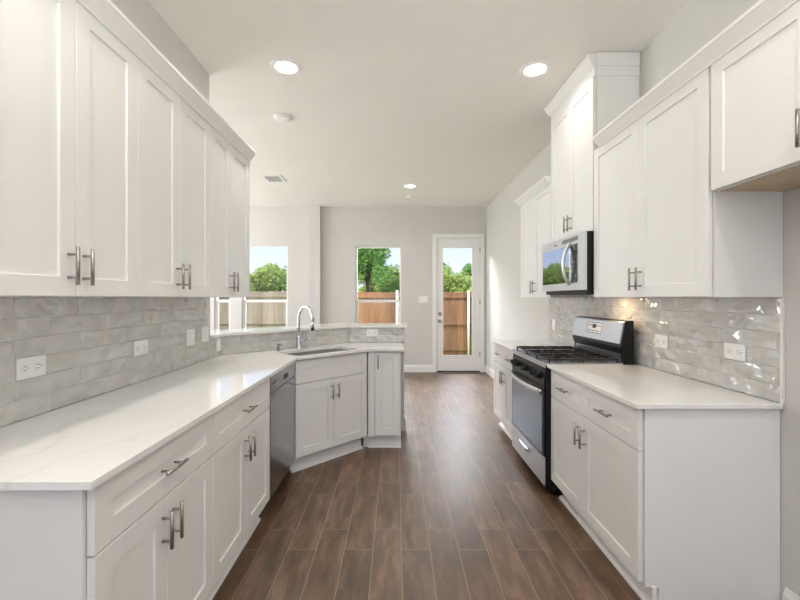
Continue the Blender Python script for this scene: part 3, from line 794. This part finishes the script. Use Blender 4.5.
th = thing('smoke_detector', 'round white smoke detector on the ceiling between the left light and the vent', 'smoke detector', (-1.05, 3.713, ZC))
bm = new(); lathe(bm, [(.085, -.0005), (.085, -.012), (.078, -.016)], seg=32); obj('base', bm, 'plate', th)
bm = new(); lathe(bm, [(.074, -.016), (.070, -.022), (.055, -.026), (.02, -.027)], seg=32); obj('cover', bm, 'plate', th)
th = thing('smoke_detector', 'tiny white disc detector on the ceiling just behind the farthest light', 'smoke detector', (.235, 6.62, ZC))
bm = new(); lathe(bm, [(.055, -.0005), (.055, -.014), (.045, -.022), (.02, -.024)], seg=24); obj('cover', bm, 'plate', th)
th = thing('ceiling_vent', 'white rectangular air vent in the ceiling over the dining side', 'vent', (-1.715, 5.62, ZC))
bm = new(); a, b = .135, .165; f_ = .035
box(bm, -a, -a+f_, -b, b, -.010, -.0005); box(bm, a-f_, a, -b, b, -.010, -.0005); box(bm, -a+f_, a-f_, -b, -b+f_, -.010, -.0005); box(bm, -a+f_, a-f_, b-f_, b, -.010, -.0005); obj('frame', bm, 'plate', th)
bm = new(); box(bm, -a+f_, a-f_, -b+f_, b-f_, -.0015, -.0005)
obj('duct_opening', bm, 'slot', th)
bm = new()
for i in range(7):
    y = -b+f_+.015+i*.034; box(bm, -a+f_, a-f_, y, y+.007, -.006, -.002)
obj('louvers', bm, 'plate', th)

# ------------------------------------------------------------------ yard beyond the windows
ZG = -0.25
bm = new(); box(bm, -60, 60, YB+.16, 120, ZG-.2, ZG); o = struct('ground', bm, 'grass')
def fence(name, label, x0, x1, y, m, posts, top=1.535, group='wooden fences in the yard'):
    th = thing(name, label, 'fence', (x0, y, ZG), 0, group)
    bm = new(); n = int((x1-x0)/.144); hh = top-ZG
    for i in range(n):
        x = i*.144; q = random.uniform(-.012, .012)
        box(bm, x+.002, x+.141, .0, .018, .03, hh+q)
    obj('boards', bm, m, th)
    for z in (.18, .88, hh-.16):
        bm = new(); box(bm, 0, x1-x0, -.040, -.0005, z, z+.085); obj('rail', bm, m, th)
    for px in posts:
        bm = new(); cyl(bm, (px-x0, -.075, 0), (px-x0, -.075, hh+.02), .032, 14); lathe(bm, [(.036, hh+.02), (.034, hh+.035), (.01, hh+.045)], (px-x0, -.075), 14); p = obj('post', bm, 'post', th); p['label'] = 'pale metal post'
    return th
fence('wooden_fence', 'brown cedar privacy fence seen through the middle window and the glass door', -1.9, 5.2, 11.0, 'fence_brown', (0.03, 1.985, 3.95))
fence('wooden_fence', 'pale, brighter-exposed wooden fence seen through the left window', -12.0, -1.95, 11.4, 'fence_pale', (-5.25, -9.2), top=1.56)

def tree(label, x, y, zc, r, rz_, trunk, mat, n, leaf, group='trees beyond the fence'):
    th = thing('tree', label, 'tree', (x, y, ZG), 0, group)
    bm = new(); tube(bm, [(0, 0, 0), (.05*r, 0, (zc-ZG)*.4), (-.05*r, .05*r, zc-ZG)], [trunk, trunk*.8, trunk*.45], 10)
    for i in range(5):
        t = 2*PI*i/5+x; tube(bm, [(0, 0, (zc-ZG)*.62), (.35*r*math.cos(t), .35*r*math.sin(t), (zc-ZG)*.85), (.7*r*math.cos(t), .7*r*math.sin(t), zc-ZG+.2*rz_)], [trunk*.5, trunk*.35, trunk*.12], 7)
    obj('trunk', bm, 'bark', th)
    rng = random.Random(int(x*100+y*7)); V, F = [], []
    blobs = [(rng.uniform(-.62, .62)*r, rng.uniform(-.62, .62)*r, rng.uniform(-.62, .62)*rz_, rng.uniform(.28, .5)) for _ in range(18)]
    for i in range(n):
        bxx, byy, bzz, br = blobs[i % 18]
        d = Vector((rng.gauss(0, 1), rng.gauss(0, 1), rng.gauss(0, 1))).normalized()*(rng.random()**.35)
        p = Vector((bxx+d.x*br*r, byy+d.y*br*r, bzz+d.z*br*rz_+zc-ZG))
        a_ = Vector((rng.gauss(0, 1), rng.gauss(0, 1), rng.gauss(0, .6))).normalized(); b_ = a_.orthogonal().normalized()
        s = leaf*rng.uniform(.6, 1.3); k = len(V)
        V += [p-a_*s, p+b_*s*.5, p+a_*s, p-b_*s*.5]; F.append((k, k+1, k+2, k+3))
    me = bpy.data.meshes.new('foliage'); me.from_pydata([tuple(v) for v in V], [], F); me.materials.append(M[mat])
    o = bpy.data.objects.new('foliage', me); COL.objects.link(o); o.parent = th
    return th
def at(px, d): return (px-396)*d/400
tree('tall leafy tree filling the left of the middle window', at(367, 19), 19, 3.5, 1.3, 2.0, .12, 'leaf_dark', 7500, .085)
tree('lower rounded tree at the right of the middle window, beside the tall tree', at(394, 22.2), 22.2, 2.35, 1.25, .95, .09, 'leaf_mid', 5000, .085)
specs = [(205, 28, 2.2, 'leaf_mid', 'rounded tree seen in the narrow leftmost window'), (234, 33, 2.6, 'leaf_dark', 'green tree at the left side of the left window view'), (257, 28.5, 2.4, 'leaf_light', 'light green tree in the middle of the left window view'),
         (281, 33, 2.5, 'leaf_mid', 'green tree at the right side of the left window view'), (314, 29, 2.4, 'leaf_mid', 'tree between the left and middle window views'),
         (375, 36, 2.3, 'leaf_light', 'distant light green tree behind the trees of the middle window'),
         (436, 36, 2.7, 'leaf_mid', 'green tree at the left of the glass door view'), (456, 31, 2.1, 'leaf_light', 'light green tree low in the middle of the glass door view'),
         (476, 36, 2.8, 'leaf_dark', 'darker green tree at the right of the glass door view'), (502, 31, 2.5, 'leaf_mid', 'tree at the far right beyond the door view')]
for px, d, ztop, m, lab in specs:
    tree(lab, at(px, d), d, 2.05+max(0, d-30)*.09, 1.8, ztop*.78, .12, m, 4200, .15)
